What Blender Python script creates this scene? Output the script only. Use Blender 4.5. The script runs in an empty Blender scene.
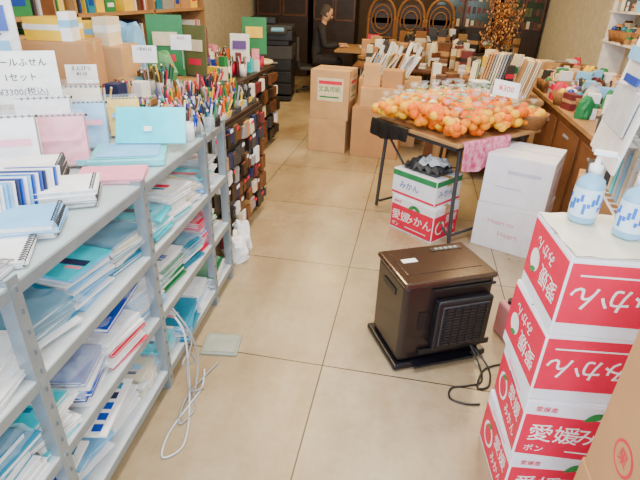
import bpy, bmesh, math, random
from mathutils import Matrix, Vector
R=random.Random(7)
def lin(c):
    c=c/255.0
    return c/12.92 if c<=0.04045 else ((c+0.055)/1.055)**2.4
MATS={}
def mat(name,col,rough=.55,metal=0,noise=.12,scale=14,alpha=1,emit=0,coat=0,bump=0.0,trans=0,col2=None,spec=.5):
    if name in MATS: return MATS[name]
    m=bpy.data.materials.new(name); m.use_nodes=True
    nt=m.node_tree; b=nt.nodes['Principled BSDF']
    c=[lin(x) for x in col]
    tc=nt.nodes.new('ShaderNodeTexCoord'); n=nt.nodes.new('ShaderNodeTexNoise')
    n.inputs['Scale'].default_value=scale; n.inputs['Detail'].default_value=3
    nt.links.new(tc.outputs['Object'],n.inputs['Vector'])
    r=nt.nodes.new('ShaderNodeValToRGB')
    d=[lin(x) for x in col2] if col2 else [x*(1-noise*1.6) for x in c]
    r.color_ramp.elements[0].position=.3; r.color_ramp.elements[1].position=.7
    r.color_ramp.elements[0].color=(*d,1); r.color_ramp.elements[1].color=(*c,1)
    nt.links.new(n.outputs['Fac'],r.inputs['Fac']); nt.links.new(r.outputs['Color'],b.inputs['Base Color'])
    b.inputs['Roughness'].default_value=rough; b.inputs['Metallic'].default_value=metal
    b.inputs['Alpha'].default_value=alpha; b.inputs['Specular IOR Level'].default_value=spec
    b.inputs['Coat Weight'].default_value=coat
    b.inputs['Transmission Weight'].default_value=trans
    if emit:
        b.inputs['Emission Color'].default_value=(*c,1); b.inputs['Emission Strength'].default_value=emit
    if bump:
        bp=nt.nodes.new('ShaderNodeBump'); bp.inputs['Strength'].default_value=bump; bp.inputs['Distance'].default_value=.01
        nt.links.new(n.outputs['Fac'],bp.inputs['Height']); nt.links.new(bp.outputs['Normal'],b.inputs['Normal'])
    MATS[name]=m; return m

class MB:
    def __init__(s): s.v=[];s.f=[];s.fm=[];s.sm=[];s.mats=[];s.T=Matrix.Identity(4)
    def mi(s,m):
        if m not in s.mats: s.mats.append(m)
        return s.mats.index(m)
    def add(s,vs,fs,m,M=None,smooth=False):
        o=len(s.v); A=s.T@M if M is not None else s.T
        s.v+= [tuple(A@Vector(v)) for v in vs]; k=s.mi(m)
        for f in fs: s.f.append([o+i for i in f]); s.fm.append(k); s.sm.append(smooth)
    def box(s,c,d,m,rz=0,rx=0,ry=0,bev=0,M=None,taper=0):
        A=Matrix.Translation(c)@Matrix.Rotation(rz,4,'Z')@Matrix.Rotation(ry,4,'Y')@Matrix.Rotation(rx,4,'X')
        if M is not None: A=M@A
        x,y,z=[q/2 for q in d]
        if bev:
            bm=bmesh.new(); bmesh.ops.create_cube(bm,size=1)
            for v in bm.verts: v.co=Vector((v.co.x*d[0],v.co.y*d[1],v.co.z*d[2]))
            bmesh.ops.bevel(bm,geom=bm.edges[:],offset=bev,segments=3,profile=.5,affect='EDGES')
            bm.verts.index_update()
            s.add([v.co[:] for v in bm.verts],[[v.index for v in f.verts] for f in bm.faces],m,A,False); bm.free(); return
        t=1-taper
        vs=[(-x,-y,-z),(x,-y,-z),(x,y,-z),(-x,y,-z),(-x*t,-y*t,z),(x*t,-y*t,z),(x*t,y*t,z),(-x*t,y*t,z)]
        s.add(vs,[(0,3,2,1),(4,5,6,7),(0,1,5,4),(1,2,6,5),(2,3,7,6),(3,0,4,7)],m,A)
    def cyl(s,p0,p1,r,m,n=10,r2=None,cap=True):
        p0=Vector(p0);p1=Vector(p1);d=p1-p0
        if d.length<1e-6:return
        q=d.to_track_quat('Z','Y').to_matrix().to_4x4(); A=Matrix.Translation(p0)@q; r2=r if r2 is None else r2
        vs=[];L=d.length
        for i in range(n):
            a=2*math.pi*i/n; vs.append((r*math.cos(a),r*math.sin(a),0))
        for i in range(n):
            a=2*math.pi*i/n; vs.append((r2*math.cos(a),r2*math.sin(a),L))
        s.add(vs,[(i,(i+1)%n,n+(i+1)%n,n+i) for i in range(n)],m,A,n>6)
        if cap: s.add(vs,[tuple(range(n))[::-1],tuple(range(n,2*n))],m,A)
    def lathe(s,prof,c,m,n=20,M=None):
        vs=[];fs=[]
        for r,z in prof:
            for i in range(n):
                a=2*math.pi*i/n; vs.append((r*math.cos(a),r*math.sin(a),z))
        for k in range(len(prof)-1):
            for i in range(n):
                j=(i+1)%n; fs.append((k*n+i,k*n+j,(k+1)*n+j,(k+1)*n+i))
        A=Matrix.Translation(c)
        if M is not None: A=A@M
        s.add(vs,fs,m,A,True)
    def ball(s,c,r,m,sz=1,n=9,k=6):
        s.lathe([(max(1e-4,r*math.sin(math.pi*i/k)),-r*sz*math.cos(math.pi*i/k)) for i in range(k+1)],c,m,n)
    def tube(s,pts,r,m,n=6,sub=6):
        P=[Vector(p) for p in pts]; Q=[]
        for i in range(len(P)-1):
            a=P[max(i-1,0)];b=P[i];c=P[i+1];d=P[min(i+2,len(P)-1)]
            for j in range(sub):
                t=j/sub; Q.append(.5*((2*b)+(c-a)*t+(2*a-5*b+4*c-d)*t*t+(3*b-a-3*c+d)*t**3))
        Q.append(P[-1])
        vs=[]
        for i,p in enumerate(Q):
            d=(Q[min(i+1,len(Q)-1)]-Q[max(i-1,0)]).normalized(); u=d.orthogonal().normalized()
            if i and abs(pu.dot(d))<.95: u=(pu-d*pu.dot(d)).normalized()
            pu=u; w=d.cross(u)
            for k in range(n):
                a=2*math.pi*k/n; vs.append(tuple(p+r*(u*math.cos(a)+w*math.sin(a))))
        s.add(vs,[(i*n+k,i*n+(k+1)%n,(i+1)*n+(k+1)%n,(i+1)*n+k) for i in range(len(Q)-1) for k in range(n)],m,None,True)
    def text(s,txt,size,M,m,ext=.0008,sx=1):
        cu=bpy.data.curves.new('t','FONT'); cu.body=txt; cu.size=size; cu.align_x='CENTER'; cu.align_y='CENTER'; cu.resolution_u=2; cu.offset=size*.005
        ob=bpy.data.objects.new('t',cu); bpy.context.scene.collection.objects.link(ob)
        bpy.context.view_layer.update()
        me=bpy.data.meshes.new_from_object(ob.evaluated_get(bpy.context.evaluated_depsgraph_get()))
        s.add([(v.co.x*sx,v.co.y,ext) for v in me.vertices],[tuple(p.vertices) for p in me.polygons],m,M)
        bpy.data.objects.remove(ob); bpy.data.meshes.remove(me)
    def film(s,c,w,d,m,h=.02,rz=0,n=12,seed=0,drop=0):
        q=random.Random(seed); vs=[]
        A=Matrix.Translation(c)@Matrix.Rotation(rz,4,'Z')
        for i in range(n+1):
            for j in range(n+1):
                x=-w/2+w*i/n; y=-d/2+d*j/n; e=min(i,j,n-i,n-j)
                vs.append((x+q.uniform(-.006,.006),y+q.uniform(-.006,.006),q.uniform(0,h)-(drop if e==0 else 0)))
        s.add(vs,[(i*(n+1)+j,(i+1)*(n+1)+j,(i+1)*(n+1)+j+1,i*(n+1)+j+1) for i in range(n) for j in range(n)],m,A,False)
    def build(s,name,loc=(0,0,0),rz=0,parent=None):
        me=bpy.data.meshes.new(name); me.from_pydata(s.v,[],s.f)
        for m in s.mats: me.materials.append(m)
        me.polygons.foreach_set('material_index',s.fm); me.polygons.foreach_set('use_smooth',s.sm); me.update()
        ob=bpy.data.objects.new(name,me); bpy.context.scene.collection.objects.link(ob)
        ob.location=loc; ob.rotation_euler=(0,0,rz)
        if parent: ob.parent=parent
        return ob
# ------------------------------------------------------------ materials
WH=mat('paper_white',(240,240,242)); CREAM=mat('cream',(226,212,180)); GREY=mat('grey_plastic',(150,152,155))
BLK=mat('black_plastic',(22,22,24),.4); DK=mat('dark_grey',(56,56,60)); RED=mat('carton_red',(218,8,66),.5,noise=.06)
CART=mat('kraft_cardboard',(184,136,90),.8,noise=.1,scale=6); CART2=mat('kraft_cardboard_light',(200,158,110),.8,scale=6)
CWH=mat('white_cardboard',(230,230,240),.6,noise=.06); TAPE=mat('packing_tape',(200,165,110),.25)
STEEL=mat('painted_steel',(146,158,168),.35,metal=.5,noise=.1); ORG=mat('orange_fruit',(228,104,0),.55,noise=.05,spec=.15); ORG2=mat('orange_fruit_light',(234,138,4),.55,noise=.05,spec=.15)
YEL=mat('yellow',(246,204,40)); TEAL=mat('teal_plastic',(40,208,228),.25); TEALD=mat('teal_cover',(30,130,165),.4); BLU=mat('blue_cover',(10,66,170),.35)
LBL=mat('light_blue',(128,192,238)); GRN=mat('green_cover',(30,130,74)); PNK=mat('pink_cover',(238,150,172)); PUR=mat('purple',(100,74,146)); MAR=mat('magenta_cloth',(180,30,92),.8,col2=(226,160,186),scale=24)
BRN=mat('brown_wood',(112,68,38),.45,noise=.3,scale=8); DBR=mat('dark_brown_wood',(54,34,24),.5,noise=.3,scale=8); LWD=mat('light_wood',(174,132,84),.5,noise=.2,scale=8)
HB=mat('heater_brown',(38,28,28),.3,metal=.3,noise=.1,coat=.35); HBT=mat('heater_top',(66,45,36),.2,metal=.35,coat=.6); HBK=mat('heater_black',(13,14,22),.3)
CLR=mat('clear_film',(230,238,246),.1,alpha=.3); CLR2=mat('crinkled_film',(225,236,248),.08,alpha=.17,noise=.02); BAGF=mat('fruit_bag_film',(255,220,170),.1,alpha=.05,noise=.02); GLS=mat('shelf_glass',(205,222,226),.08,alpha=.6,noise=.03)
PAGE=mat('page_edges',(222,224,226),.8,scale=60); SLOT=mat('slot_shadow',(96,104,112),.5)
BLOOM=mat('dried_flower',(150,84,30),.9); BLOOM2=mat('dried_flower_pale',(180,126,64),.9); WICK=mat('wicker',(140,94,50),.8,bump=.6,scale=60)
MARN=mat('maroon',(110,36,44)); NAVY=mat('navy',(30,40,84)); OLV=mat('olive',(96,100,56)); PALE=mat('pale_grey',(196,200,206))
covers=[WH,WH,WH,LBL,BLU,TEALD,GRN,PNK,YEL,CREAM,RED,GREY,TEAL,LBL,WH]
bright=[RED,ORG,YEL,GRN,BLU,PNK,PUR,TEAL,WH,LBL,BLK,WH,CREAM,MAR,DK]
dull=[WH,GREY,BLK,DK,NAVY,MARN,OLV,CREAM,PALE,BRN,CART,WH,PUR,TEALD,RED,PNK,BLU,GRN,YEL]
PI=math.pi
# ------------------------------------------------------------ room
def fmat():
    m=bpy.data.materials.new('floor_tiles'); m.use_nodes=True; nt=m.node_tree; N=nt.nodes; L=nt.links; b=N['Principled BSDF']
    tc=N.new('ShaderNodeTexCoord'); mp=N.new('ShaderNodeMapping'); mp.inputs['Location'].default_value=(-.29,2.85,0)
    L.new(tc.outputs['Object'],mp.inputs['Vector'])
    br=N.new('ShaderNodeTexBrick'); br.offset=0; br.squash=1
    br.inputs['Scale'].default_value=1; br.inputs['Brick Width'].default_value=.9; br.inputs['Row Height'].default_value=.9; br.inputs['Mortar Size'].default_value=.0035; br.inputs['Mortar Smooth'].default_value=.3
    br.inputs['Color1'].default_value=(*[lin(x) for x in (178,164,138)],1); br.inputs['Color2'].default_value=(*[lin(x) for x in (166,150,120)],1); br.inputs['Mortar'].default_value=(*[lin(x) for x in (60,50,40)],1)
    L.new(mp.outputs[0],br.inputs['Vector'])
    def layer(prev,sc,det,p0,p1,col,fac,stretch=None,dist=0):
        n=N.new('ShaderNodeTexNoise'); n.inputs['Scale'].default_value=sc; n.inputs['Detail'].default_value=det; n.inputs['Roughness'].default_value=.6; n.inputs['Distortion'].default_value=dist
        if stretch:
            q=N.new('ShaderNodeMapping'); q.inputs['Scale'].default_value=stretch; L.new(tc.outputs['Object'],q.inputs['Vector']); L.new(q.outputs[0],n.inputs['Vector'])
        else: L.new(tc.outputs['Object'],n.inputs['Vector'])
        r=N.new('ShaderNodeValToRGB'); r.color_ramp.elements[0].position=p0; r.color_ramp.elements[0].color=(*col,1); r.color_ramp.elements[1].position=p1; r.color_ramp.elements[1].color=(1,1,1,1)
        L.new(n.outputs['Fac'],r.inputs['Fac'])
        mx=N.new('ShaderNodeMix'); mx.data_type='RGBA'; mx.blend_type='MULTIPLY'; mx.inputs[0].default_value=fac
        L.new(prev,mx.inputs[6]); L.new(r.outputs['Color'],mx.inputs[7]); return mx.outputs[2],n
    o,n=layer(br.outputs['Color'],1.3,4,.34,.66,(.56,.44,.30),.6,None,.2)
    o,_=layer(o,1.6,5,.34,.58,(.56,.44,.30),.5,(2.0,.6,1),.4)
    o,_=layer(o,30,4,.35,.55,(.78,.72,.64),.35)
    L.new(o,b.inputs['Base Color'])
    rr=N.new('ShaderNodeMapRange'); rr.inputs['From Min'].default_value=.3; rr.inputs['From Max'].default_value=.7; rr.inputs['To Min'].default_value=.22; rr.inputs['To Max'].default_value=.42; L.new(n.outputs['Fac'],rr.inputs['Value']); L.new(rr.outputs[0],b.inputs['Roughness'])
    bp=N.new('ShaderNodeBump'); bp.inputs['Strength'].default_value=.2; bp.inputs['Distance'].default_value=.004; L.new(n.outputs['Fac'],bp.inputs['Height']); L.new(bp.outputs['Normal'],b.inputs['Normal'])
    return m
def slab(name,c,d,m):
    k=MB(); k.box((0,0,0),d,m); return k.build(name,c)
WALL=mat('wall_plaster',(224,214,190),.9,bump=.1); BW=mat('back_panelling',(96,76,58),.8,noise=.15,scale=4)
XL,XR,YB,ZC=-3.2,2.1,10.5,2.7
slab('floor',((XL+XR)/2,4.5,-.05),(XR-XL+.2,12.2,.1),fmat())
slab('ceiling',((XL+XR)/2,4.7,ZC+.05),(XR-XL+.2,11.6,.1),mat('ceiling_white',(225,222,214),.9))
slab('wall_left',(XL-.05,4.5,ZC/2),(.1,12.2,ZC),WALL)
slab('wall_right',(XR+.05,4.5,ZC/2),(.1,12.2,ZC),WALL)
slab('wall_back',((XL+XR)/2,YB+.05,ZC/2),(XR-XL+.2,.1,ZC),BW)
slab('baseboard_back',((XL+XR)/2,YB-.01,.05),(XR-XL,.02,.1),DBR)
slab('baseboard_right',(XR-.01,4.5,.05),(.02,12,.1),DBR)
slab('baseboard_left',(XL+.01,4.5,.05),(.02,12,.1),DBR)
# ------------------------------------------------------------ cartons
def ff(side,L,W,H):
    if side=='f': return Matrix.Translation((0,-W/2,H/2))@Matrix.Rotation(PI/2,4,'X'),L,H
    if side=='b': return Matrix.Translation((0,W/2,H/2))@Matrix.Rotation(PI,4,'Z')@Matrix.Rotation(PI/2,4,'X'),L,H
    if side=='l': return Matrix.Translation((-L/2,0,H/2))@Matrix.Rotation(-PI/2,4,'Z')@Matrix.Rotation(PI/2,4,'X'),W,H
    return Matrix.Translation((L/2,0,H/2))@Matrix.Rotation(PI/2,4,'Z')@Matrix.Rotation(PI/2,4,'X'),W,H
def carton(name,loc,rz,L,W,H,body,deco=None,tape=True,holes=False,flip=False):
    k=MB(); k.box((0,0,H/2-.002),(L,W,H-.004),body,bev=.004)
    for sgn in (-1,1): k.box((0,sgn*(W/4+.0005),H-.003),(L-.004,W/2-.004,.006),body)
    k.box((0,0,H-.001),(L-.004,.003,.003),DK)
    if tape:
        k.box((0,0,H-.0002),(L,.05,.0008),TAPE)
        for s_ in 'lr':
            M,w,h=ff(s_,L,W,H); k.box((0,h/2-.03,.0006),(.05,.06,.001),TAPE,M=M)
    if holes:
        for s_ in 'lr':
            M,w,h=ff(s_,L,W,H); k.box((0,h*.22,.0006),(.08,.025,.001),DBR,M=M)
    if deco:
        for s_ in 'fblr':
            M,w,h=ff(s_,L,W,H)
            if flip: M=M@Matrix.Rotation(PI,4,'Z')
            deco(k,s_,M,w,h)
    return k.build(name,loc,rz)
GLF=mat('leaf_green',(40,140,70))
def disc(k,M,x,y,r,z,m,n=20): k.add([(r*math.cos(2*PI*i/n)+x,r*math.sin(2*PI*i/n)+y,z) for i in range(n)],[tuple(range(n))],m,M)
def leaf(k,M,x,y,l,w_,a,z,m):
    P=[]
    for i in range(9): t=i/8; P.append((l*(t-.5),w_*math.sin(PI*t)))
    for i in range(7,0,-1): t=i/8; P.append((l*(t-.5),-w_*math.sin(PI*t)*.6))
    k.add([(x+p*math.cos(a)-q*math.sin(a),y+p*math.sin(a)+q*math.cos(a),z) for p,q in P],[tuple(range(len(P)))],m,M)
def mikan_deco(k,s,M,w,h):
    k.box((0,-h*.09,.0008),(w*.97,h*.70,.0016),RED,M=M)
    if s in 'fb':
        k.text('愛媛',h*.32,M@Matrix.Translation((-w*.25,-h*.06,.001)),WH)
        k.text('みかん',h*.31,M@Matrix.Translation((w*.16,-h*.05,.001)),WH)
        k.text('ポン',h*.13,M@Matrix.Translation((-w*.36,-h*.33,.001)),WH)
        k.box((w*.12,-h*.32,.0012),(w*.5,h*.02,.002),WH,M=M)
        leaf(k,M,w*.0,h*.31,h*.32,h*.07,.5,.002,GLF); leaf(k,M,w*.1,h*.31,h*.32,h*.07,-.4,.002,GLF)
        k.text('愛媛産',h*.09,M@Matrix.Translation((-w*.35,h*.36,.001)),RED)
    else:
        disc(k,M,-w*.22,-h*.1,h*.2,.0019,WH); disc(k,M,-w*.22,-h*.11,h*.15,.0022,RED)
        leaf(k,M,-w*.22,h*.05,h*.2,h*.05,.4,.0026,GLF)
        k.text('愛媛',h*.26,M@Matrix.Translation((w*.2,h*.08,.0012)),WH)
        k.text('みかん',h*.2,M@Matrix.Translation((w*.2,-h*.24,.0012)),WH,sx=.85)
        k.box((0,h*.36,.001),(w*.5,h*.03,.0018),PNK,M=M)
def mikan_flip(k,s,M,w,h):
    k.box((0,-h*.06,.0008),(w*.97,h*.76,.0016),RED,M=M)
    if s in 'fb':
        k.text('みかん',h*.34,M@Matrix.Translation((w*.16,-h*.04,.001)),WH,sx=1.0)
        k.box((w*.12,-h*.30,.0012),(w*.6,h*.02,.002),WH,M=M)
        leaf(k,M,-w*.25,h*.1,h*.32,h*.08,.5,.002,GLF); disc(k,M,-w*.27,-h*.12,h*.16,.0019,WH)
    else:
        k.text('愛媛',h*.28,M@Matrix.Translation((-w*.18,h*.04,.0012)),WH); k.text('みかん',h*.2,M@Matrix.Translation((w*.05,-h*.24,.0012)),WH)
        disc(k,M,w*.25,h*.02,h*.15,.0019,WH); leaf(k,M,w*.25,h*.14,h*.2,h*.05,.4,.0026,GLF)
def rot(x,y,a): return (x*math.cos(a)-y*math.sin(a),x*math.sin(a)+y*math.cos(a))
a5=math.radians(5.5)
CL,CW,CH=.40,.28,.235
for i in range(4):
    a=a5+[.03,-.03,.02,-.01][i]; ox,oy=rot(CL/2,-CW/2,a)
    carton('mandarin_carton',(.403+ox+[.0,.010,-.006,.004][i],1.407+oy,i*CH),a,CL,CW,CH,CWH,mikan_deco if i<2 else mikan_flip,tape=False,holes=True,flip=i>=2)
SZ=4*CH
def sheet(name,loc,rz,w,d,m):
    k=MB(); n=12; vs=[];fs=[]
    for i in range(n+1):
        for j in range(n+1):
            x=-w/2+w*i/n; y=-d/2+d*j/n; vs.append((x,y,.003+.005*(1+math.sin(i*2.1+j*1.3))*.5))
    for i in range(n):
        for j in range(n): fs.append((i*(n+1)+j,(i+1)*(n+1)+j,(i+1)*(n+1)+j+1,i*(n+1)+j+1))
    k.add(vs,fs,m,None,True); k.box((0,0,.001),(w*.96,d*.96,.002),m); k.build(name,loc,rz)
sheet('cloth_sheet',(.63,1.29,SZ),a5+.03,.42,.27,mat('cloth_offwhite',(228,220,200)))
def bottle(loc,rz):
    k=MB(); LQ=mat('sanitizer_liquid',(150,205,240),.12,alpha=.8); LAB=mat('bottle_label_blue',(30,110,205),.4)
    k.lathe([(0.001,0),(.034,0),(.037,.006),(.037,.105),(.032,.122),(.016,.136),(.015,.144)],(0,0,0),LQ)
    k.lathe([(.0375,.02),(.0378,.025),(.0378,.095),(.0375,.1)],(0,0,0),mat('bottle_label',(205,228,246),.4))
    for a in range(24):
        an=a*2*PI/24; k.box((.0382*math.cos(an),.0382*math.sin(an),.06+.010*((a*5)%4-1.5)),(.008,.001,[.03,.012,.02][a%3]),LAB,rz=an+PI/2)
    k.lathe([(.0001,.144),(.017,.142),(.017,.162),(.008,.166),(.006,.19),(.0001,.19)],(0,0,0),WH)
    k.box((0,-.012,.196),(.022,.055,.013),WH,bev=.003); k.cyl((0,-.036,.197),(0,-.048,.183),.005,WH)
    return k.build('sanitizer_bottle',loc,rz)
bottle((.510,1.362,SZ+.008),1.2); bottle((.604,1.285,SZ+.008),.4)
def tomato(k,s,M,w,h):
    disc(k,M,-w*.25,-h*.18,.04,.001,RED); disc(k,M,-w*.25,-h*.18,.034,.0014,CART)
    k.text('果',.04,M@Matrix.Translation((-w*.25,-h*.18,.0014)),RED)
carton('cardboard_box',(.52+.25,.93-.24,0),.02,.5,.48,.5,CART,None)
carton('cardboard_box',(.52+.255,.93-.245,.5),.03,.5,.48,.47,CART,tomato)
a=math.radians(-38); ox,oy=rot(-.37/2,.28/2,a)
carton('mandarin_carton',(.235+ox,2.985+oy,0),a,.37,.28,.25,CWH,mikan_deco,holes=True)
def grn(k,s,M,w,h):
    k.box((0,h*.36,.0008),(w*.98,h*.2,.0016),GRN,M=M); k.box((0,-h*.38,.0008),(w*.98,h*.08,.0016),RED,M=M)
    k.text('みかん',h*.3,M@Matrix.Translation((-w*.1,-h*.05,.001)),BLU)
carton('fruit_carton',(.235+ox-.01,2.985+oy+.02,.25),a,.37,.28,.19,CWH,grn)
k=MB()
k.film((0,0,.02),.3,.22,DK,.05,0,9,3,.015); k.film((.03,.02,.05),.2,.14,PALE,.05,.4,8,4,.02); k.box((0,0,.01),(.26,.18,.02),DK)
k.build('plastic_wrapped_bundle',(.235+ox-.01,2.985+oy+.02,.44),a)
def heart(k,s,M,w,h):
    k.text('Heart to',h*.15,M@Matrix.Translation((-w*.08,h*.12,.001)),PNK); k.text('Heart',h*.17,M@Matrix.Translation((w*.06,-h*.12,.001)),PNK)
def pink(k,s,M,w,h):
    k.box((w*.1,h*.2,.0008),(w*.5,h*.07,.0016),mat('pale_lilac',(206,196,226)),M=M); k.box((-w*.1,-h*.12,.0008),(w*.4,h*.03,.0016),mat('pale_lilac',(206,196,226)),M=M)
a=math.radians(-24)
for i,(dc) in enumerate((heart,pink)):
    ox,oy=rot(.40/2,.40/2,a); carton('white_carton',(.50+ox+.005,3.08+oy,i*.32),a+.03*i,.40,.40,.32,CWH,dc,tape=False)
def lab(k,s,M,w,h):
    k.box((w*.02,h*.12,.0008),(w*.66,h*.46,.0016),CREAM,M=M); k.box((w*.02,h*.26,.0012),(w*.6,h*.07,.0022),RED,M=M); k.text('文具用紙',h*.12,M@Matrix.Translation((0,h*.12,.002)),GRN)
    k.box((0,-h*.03,.0012),(w*.5,h*.03,.0022),GRN,M=M)
carton('cardboard_box',(-.81,5.06,0),-.12,.40,.36,.34,CART2,None)
carton('cardboard_box',(-.80,5.06,.34),-.1,.40,.36,.48,CART2,lab)
carton('cardboard_box',(-.32,5.02,0),-.05,.48,.42,.50,CART,None)
carton('cardboard_box',(-.30,5.03,.50),.05,.42,.36,.18,CART2,None)
carton('cardboard_box',(-.42,5.06,.68),.1,.17,.2,.2,CART2,None); carton('cardboard_box',(-.2,5.05,.68),-.1,.2,.2,.16,CART,None)
# ------------------------------------------------------------ heater
k=MB(); w,d,h=.44,.30,.45
k.box((0,0,.02),(w+.03,d+.03,.03),HBK,bev=.01)
for sx in(-1,1):
    for sy in(-1,1): k.cyl((sx*.18,sy*.12,0),(sx*.18,sy*.12,.01),.015,BLK)
k.box((0,0,.235),(w-.01,d-.01,.40),HB,bev=.022)
k.box((0,0,.436),(w+.004,d+.004,.026),HBT,bev=.011)
k.box((0,.02,.4495),(.36,.20,.003),HBT,bev=.001)
k.box((-.12,.03,.452),(.07,.03,.002),WH); k.box((.10,.10,.452),(.16,.03,.003),BLK)
for i in range(5): k.box((.05+i*.025,.10,.4545),(.015,.015,.003),GREY)
k.box((.06,-d/2-.018,.235),(.27,.045,.25),HBK,bev=.012)
k.box((.06,-d/2-.041,.235),(.225,.006,.205),DK,bev=.002)
for i in range(13): k.box((.06,-d/2-.046,.145+i*.015),(.215,.004,.007),HBK)
for i in range(6): k.box((-.035+i*.038,-d/2-.049,.235),(.005,.003,.2),HBK)
k.box((.06,-d/2-.005,.405),(.30,.012,.012),HBK,bev=.003); k.box((.06,-d/2-.005,.085),(.36,.012,.03),HBK,bev=.003)
k.box((-.12,-d/2+.002,.25),(.035,.004,.09),HBK,bev=.0015)
k.box((-w/2+.003,0,.36),(.006,.12,.03),BLK,bev=.002)
k.box((.0,-d/2-.02,.032),(.3,.05,.012),HBK,bev=.003)
k.build('kerosene_fan_heater',(.191,1.93,0),math.radians(27.3))
k=MB(); k.tube([(.38,1.87,.09),(.44,1.80,.012),(.44,1.70,.006),(.38,1.66,.006),(.31,1.63,.006),(.30,1.57,.006),(.36,1.55,.006),(.42,1.56,.006)],.0045,BLK); k.tube([(.40,1.88,.06),(.48,1.80,.006),(.47,1.68,.006),(.42,1.66,.006),(.46,1.78,.006),(.55,1.84,.006)],.0045,BLK)
k.build('power_cord')
k=MB(); PC=mat('dusty_pink_plastic',(190,120,130),.4); k.box((0,0,.09),(.09,.13,.18),PC,bev=.015); k.cyl((0,.02,.18),(0,.02,.2),.02,BLK); k.tube([(0,-.05,.17),(0,-.04,.215),(0,.0,.215),(0,.0,.175)],.007,PC); k.build('fuel_can',(.60,2.07,0),.4)
# ------------------------------------------------------------ orange table
k=MB(); A=math.radians(-45)
w,d=.80,.84
k.box((0,0,.70),(w,d,.025),LWD,bev=.006); k.box((0,0,.668),(w-.1,d-.1,.035),DK)
for sy in(-1,1):
    y=sy*(d/2-.10)
    k.tube([(-w/2+.06,y,.66),(-w/2+.03,y,.3),(-w/2+.01,y,.012)],.013,DK); k.tube([(w/2-.06,y,.66),(w/2-.05,y,.3),(w/2-.03,y,.012)],.013,DK)
for sx in(-1,1): k.cyl((sx*(w/2-.04),-d/2+.1,.06),(sx*(w/2-.04),d/2-.1,.06),.01,DK)
k.tube([(-w/2+.04,-d/2+.1,.62),(-.05,-d/2+.1,.35),(w/2-.05,-d/2+.1,.06)],.008,DK)
def drape(x0,x1,ys,ln,m,side):
    n=16; vs=[];fs=[]
    rows=[(.02,.716),(-.004,.716),(-.012,.70),(-.016,.70-ln*.5),(-.02,.70-ln)]
    for i in range(n+1):
        t=i/n; x=x0+(x1-x0)*t
        for q,(o,z) in enumerate(rows):
            o2=o-(.008*math.sin(t*22)*(q>2)); zz=z-(ln*.18*math.sin(t*5) if q==4 else 0)
            vs.append((x,ys+o2,zz) if side=='f' else (w/2-o2,x,zz))
    for i in range(n):
        for q in range(4): fs.append((i*5+q,(i+1)*5+q,(i+1)*5+q+1,i*5+q+1))
    k.add(vs,fs,m,None,True)
drape(-w/2,-.02,-d/2,.09,BLK,'f'); drape(-d/2+.04,d/2-.35,0,.15,MAR,'s')
k.build('folding_table',(.32,3.50,0),A)
YF=mat('mandarin_yellow',(238,180,30),.5,noise=.05,spec=.15); BF=mat('bag_label_blue',(90,190,215),.3)
k=MB()
centres=[]
for gx in range(7):
    for gy in range(7):
        x=-.33+gx*.11+R.uniform(-.02,.02); y=-.355+gy*.118+R.uniform(-.02,.02); hh=.15*max(0,1-(x/.45)**4)*max(0,1-(y/.48)**4)
        centres.append((x,y,hh))
for (x,y,hh) in centres:
    pal_=[ORG2,YF,YF,ORG2] if x<-.1 else R.choice([[ORG,ORG,ORG2],[ORG,ORG2,ORG],[ORG2,YF,ORG]])
    for q in range(14):
        k.ball((x+R.uniform(-.062,.062),y+R.uniform(-.062,.062),.037+R.random()**.7*hh),R.uniform(.030,.036),R.choice(pal_),.88,9,6)
    n=12; prof=[(.06,.03),(.040,.055),(.012,.064),(.010,.072),(.022,.090),(.027,.098)]; vs=[]; ph=R.uniform(0,6)
    for r,z in prof:
        for i in range(n):
            an=2*PI*i/n; rr=r*(1+.14*math.sin(5*an+ph+z*40)); vs.append((x+rr*math.cos(an),y+rr*math.sin(an),hh+.02+z))
    fs=[(q*n+i,q*n+(i+1)%n,(q+1)*n+(i+1)%n,(q+1)*n+i) for q in range(3) for i in range(n)]
    k.add(vs,fs,BAGF)
    fs=[(q*n+i,q*n+(i+1)%n,(q+1)*n+(i+1)%n,(q+1)*n+i) for q in range(3,len(prof)-1) for i in range(n)]
    k.add(vs,fs,CLR2)
    for q in range(R.randint(1,3)): k.box((x+R.uniform(-.05,.05),y+R.uniform(-.05,.05),hh+.074),(.036,.024,.002),R.choice([BF,BF,WH,GRN,BF]),rz=R.uniform(0,3),rx=R.uniform(-.4,.4))
k.build('bagged_mandarins_pile',(.32,3.50,.713),A)
k=MB(); k.box((0,0,.05),(.17,.004,.10),WH,rx=-.4,ry=.15); k.text('¥300',.05,Matrix.Translation((0,-.004,.05))@Matrix.Rotation(.15,4,'Y')@Matrix.Rotation(PI/2-.4,4,'X'),RED); k.cyl((0,.01,-.12),(0,.005,.02),.003,WH); k.build('price_card',(.60,3.42,.925),.1)
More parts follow.
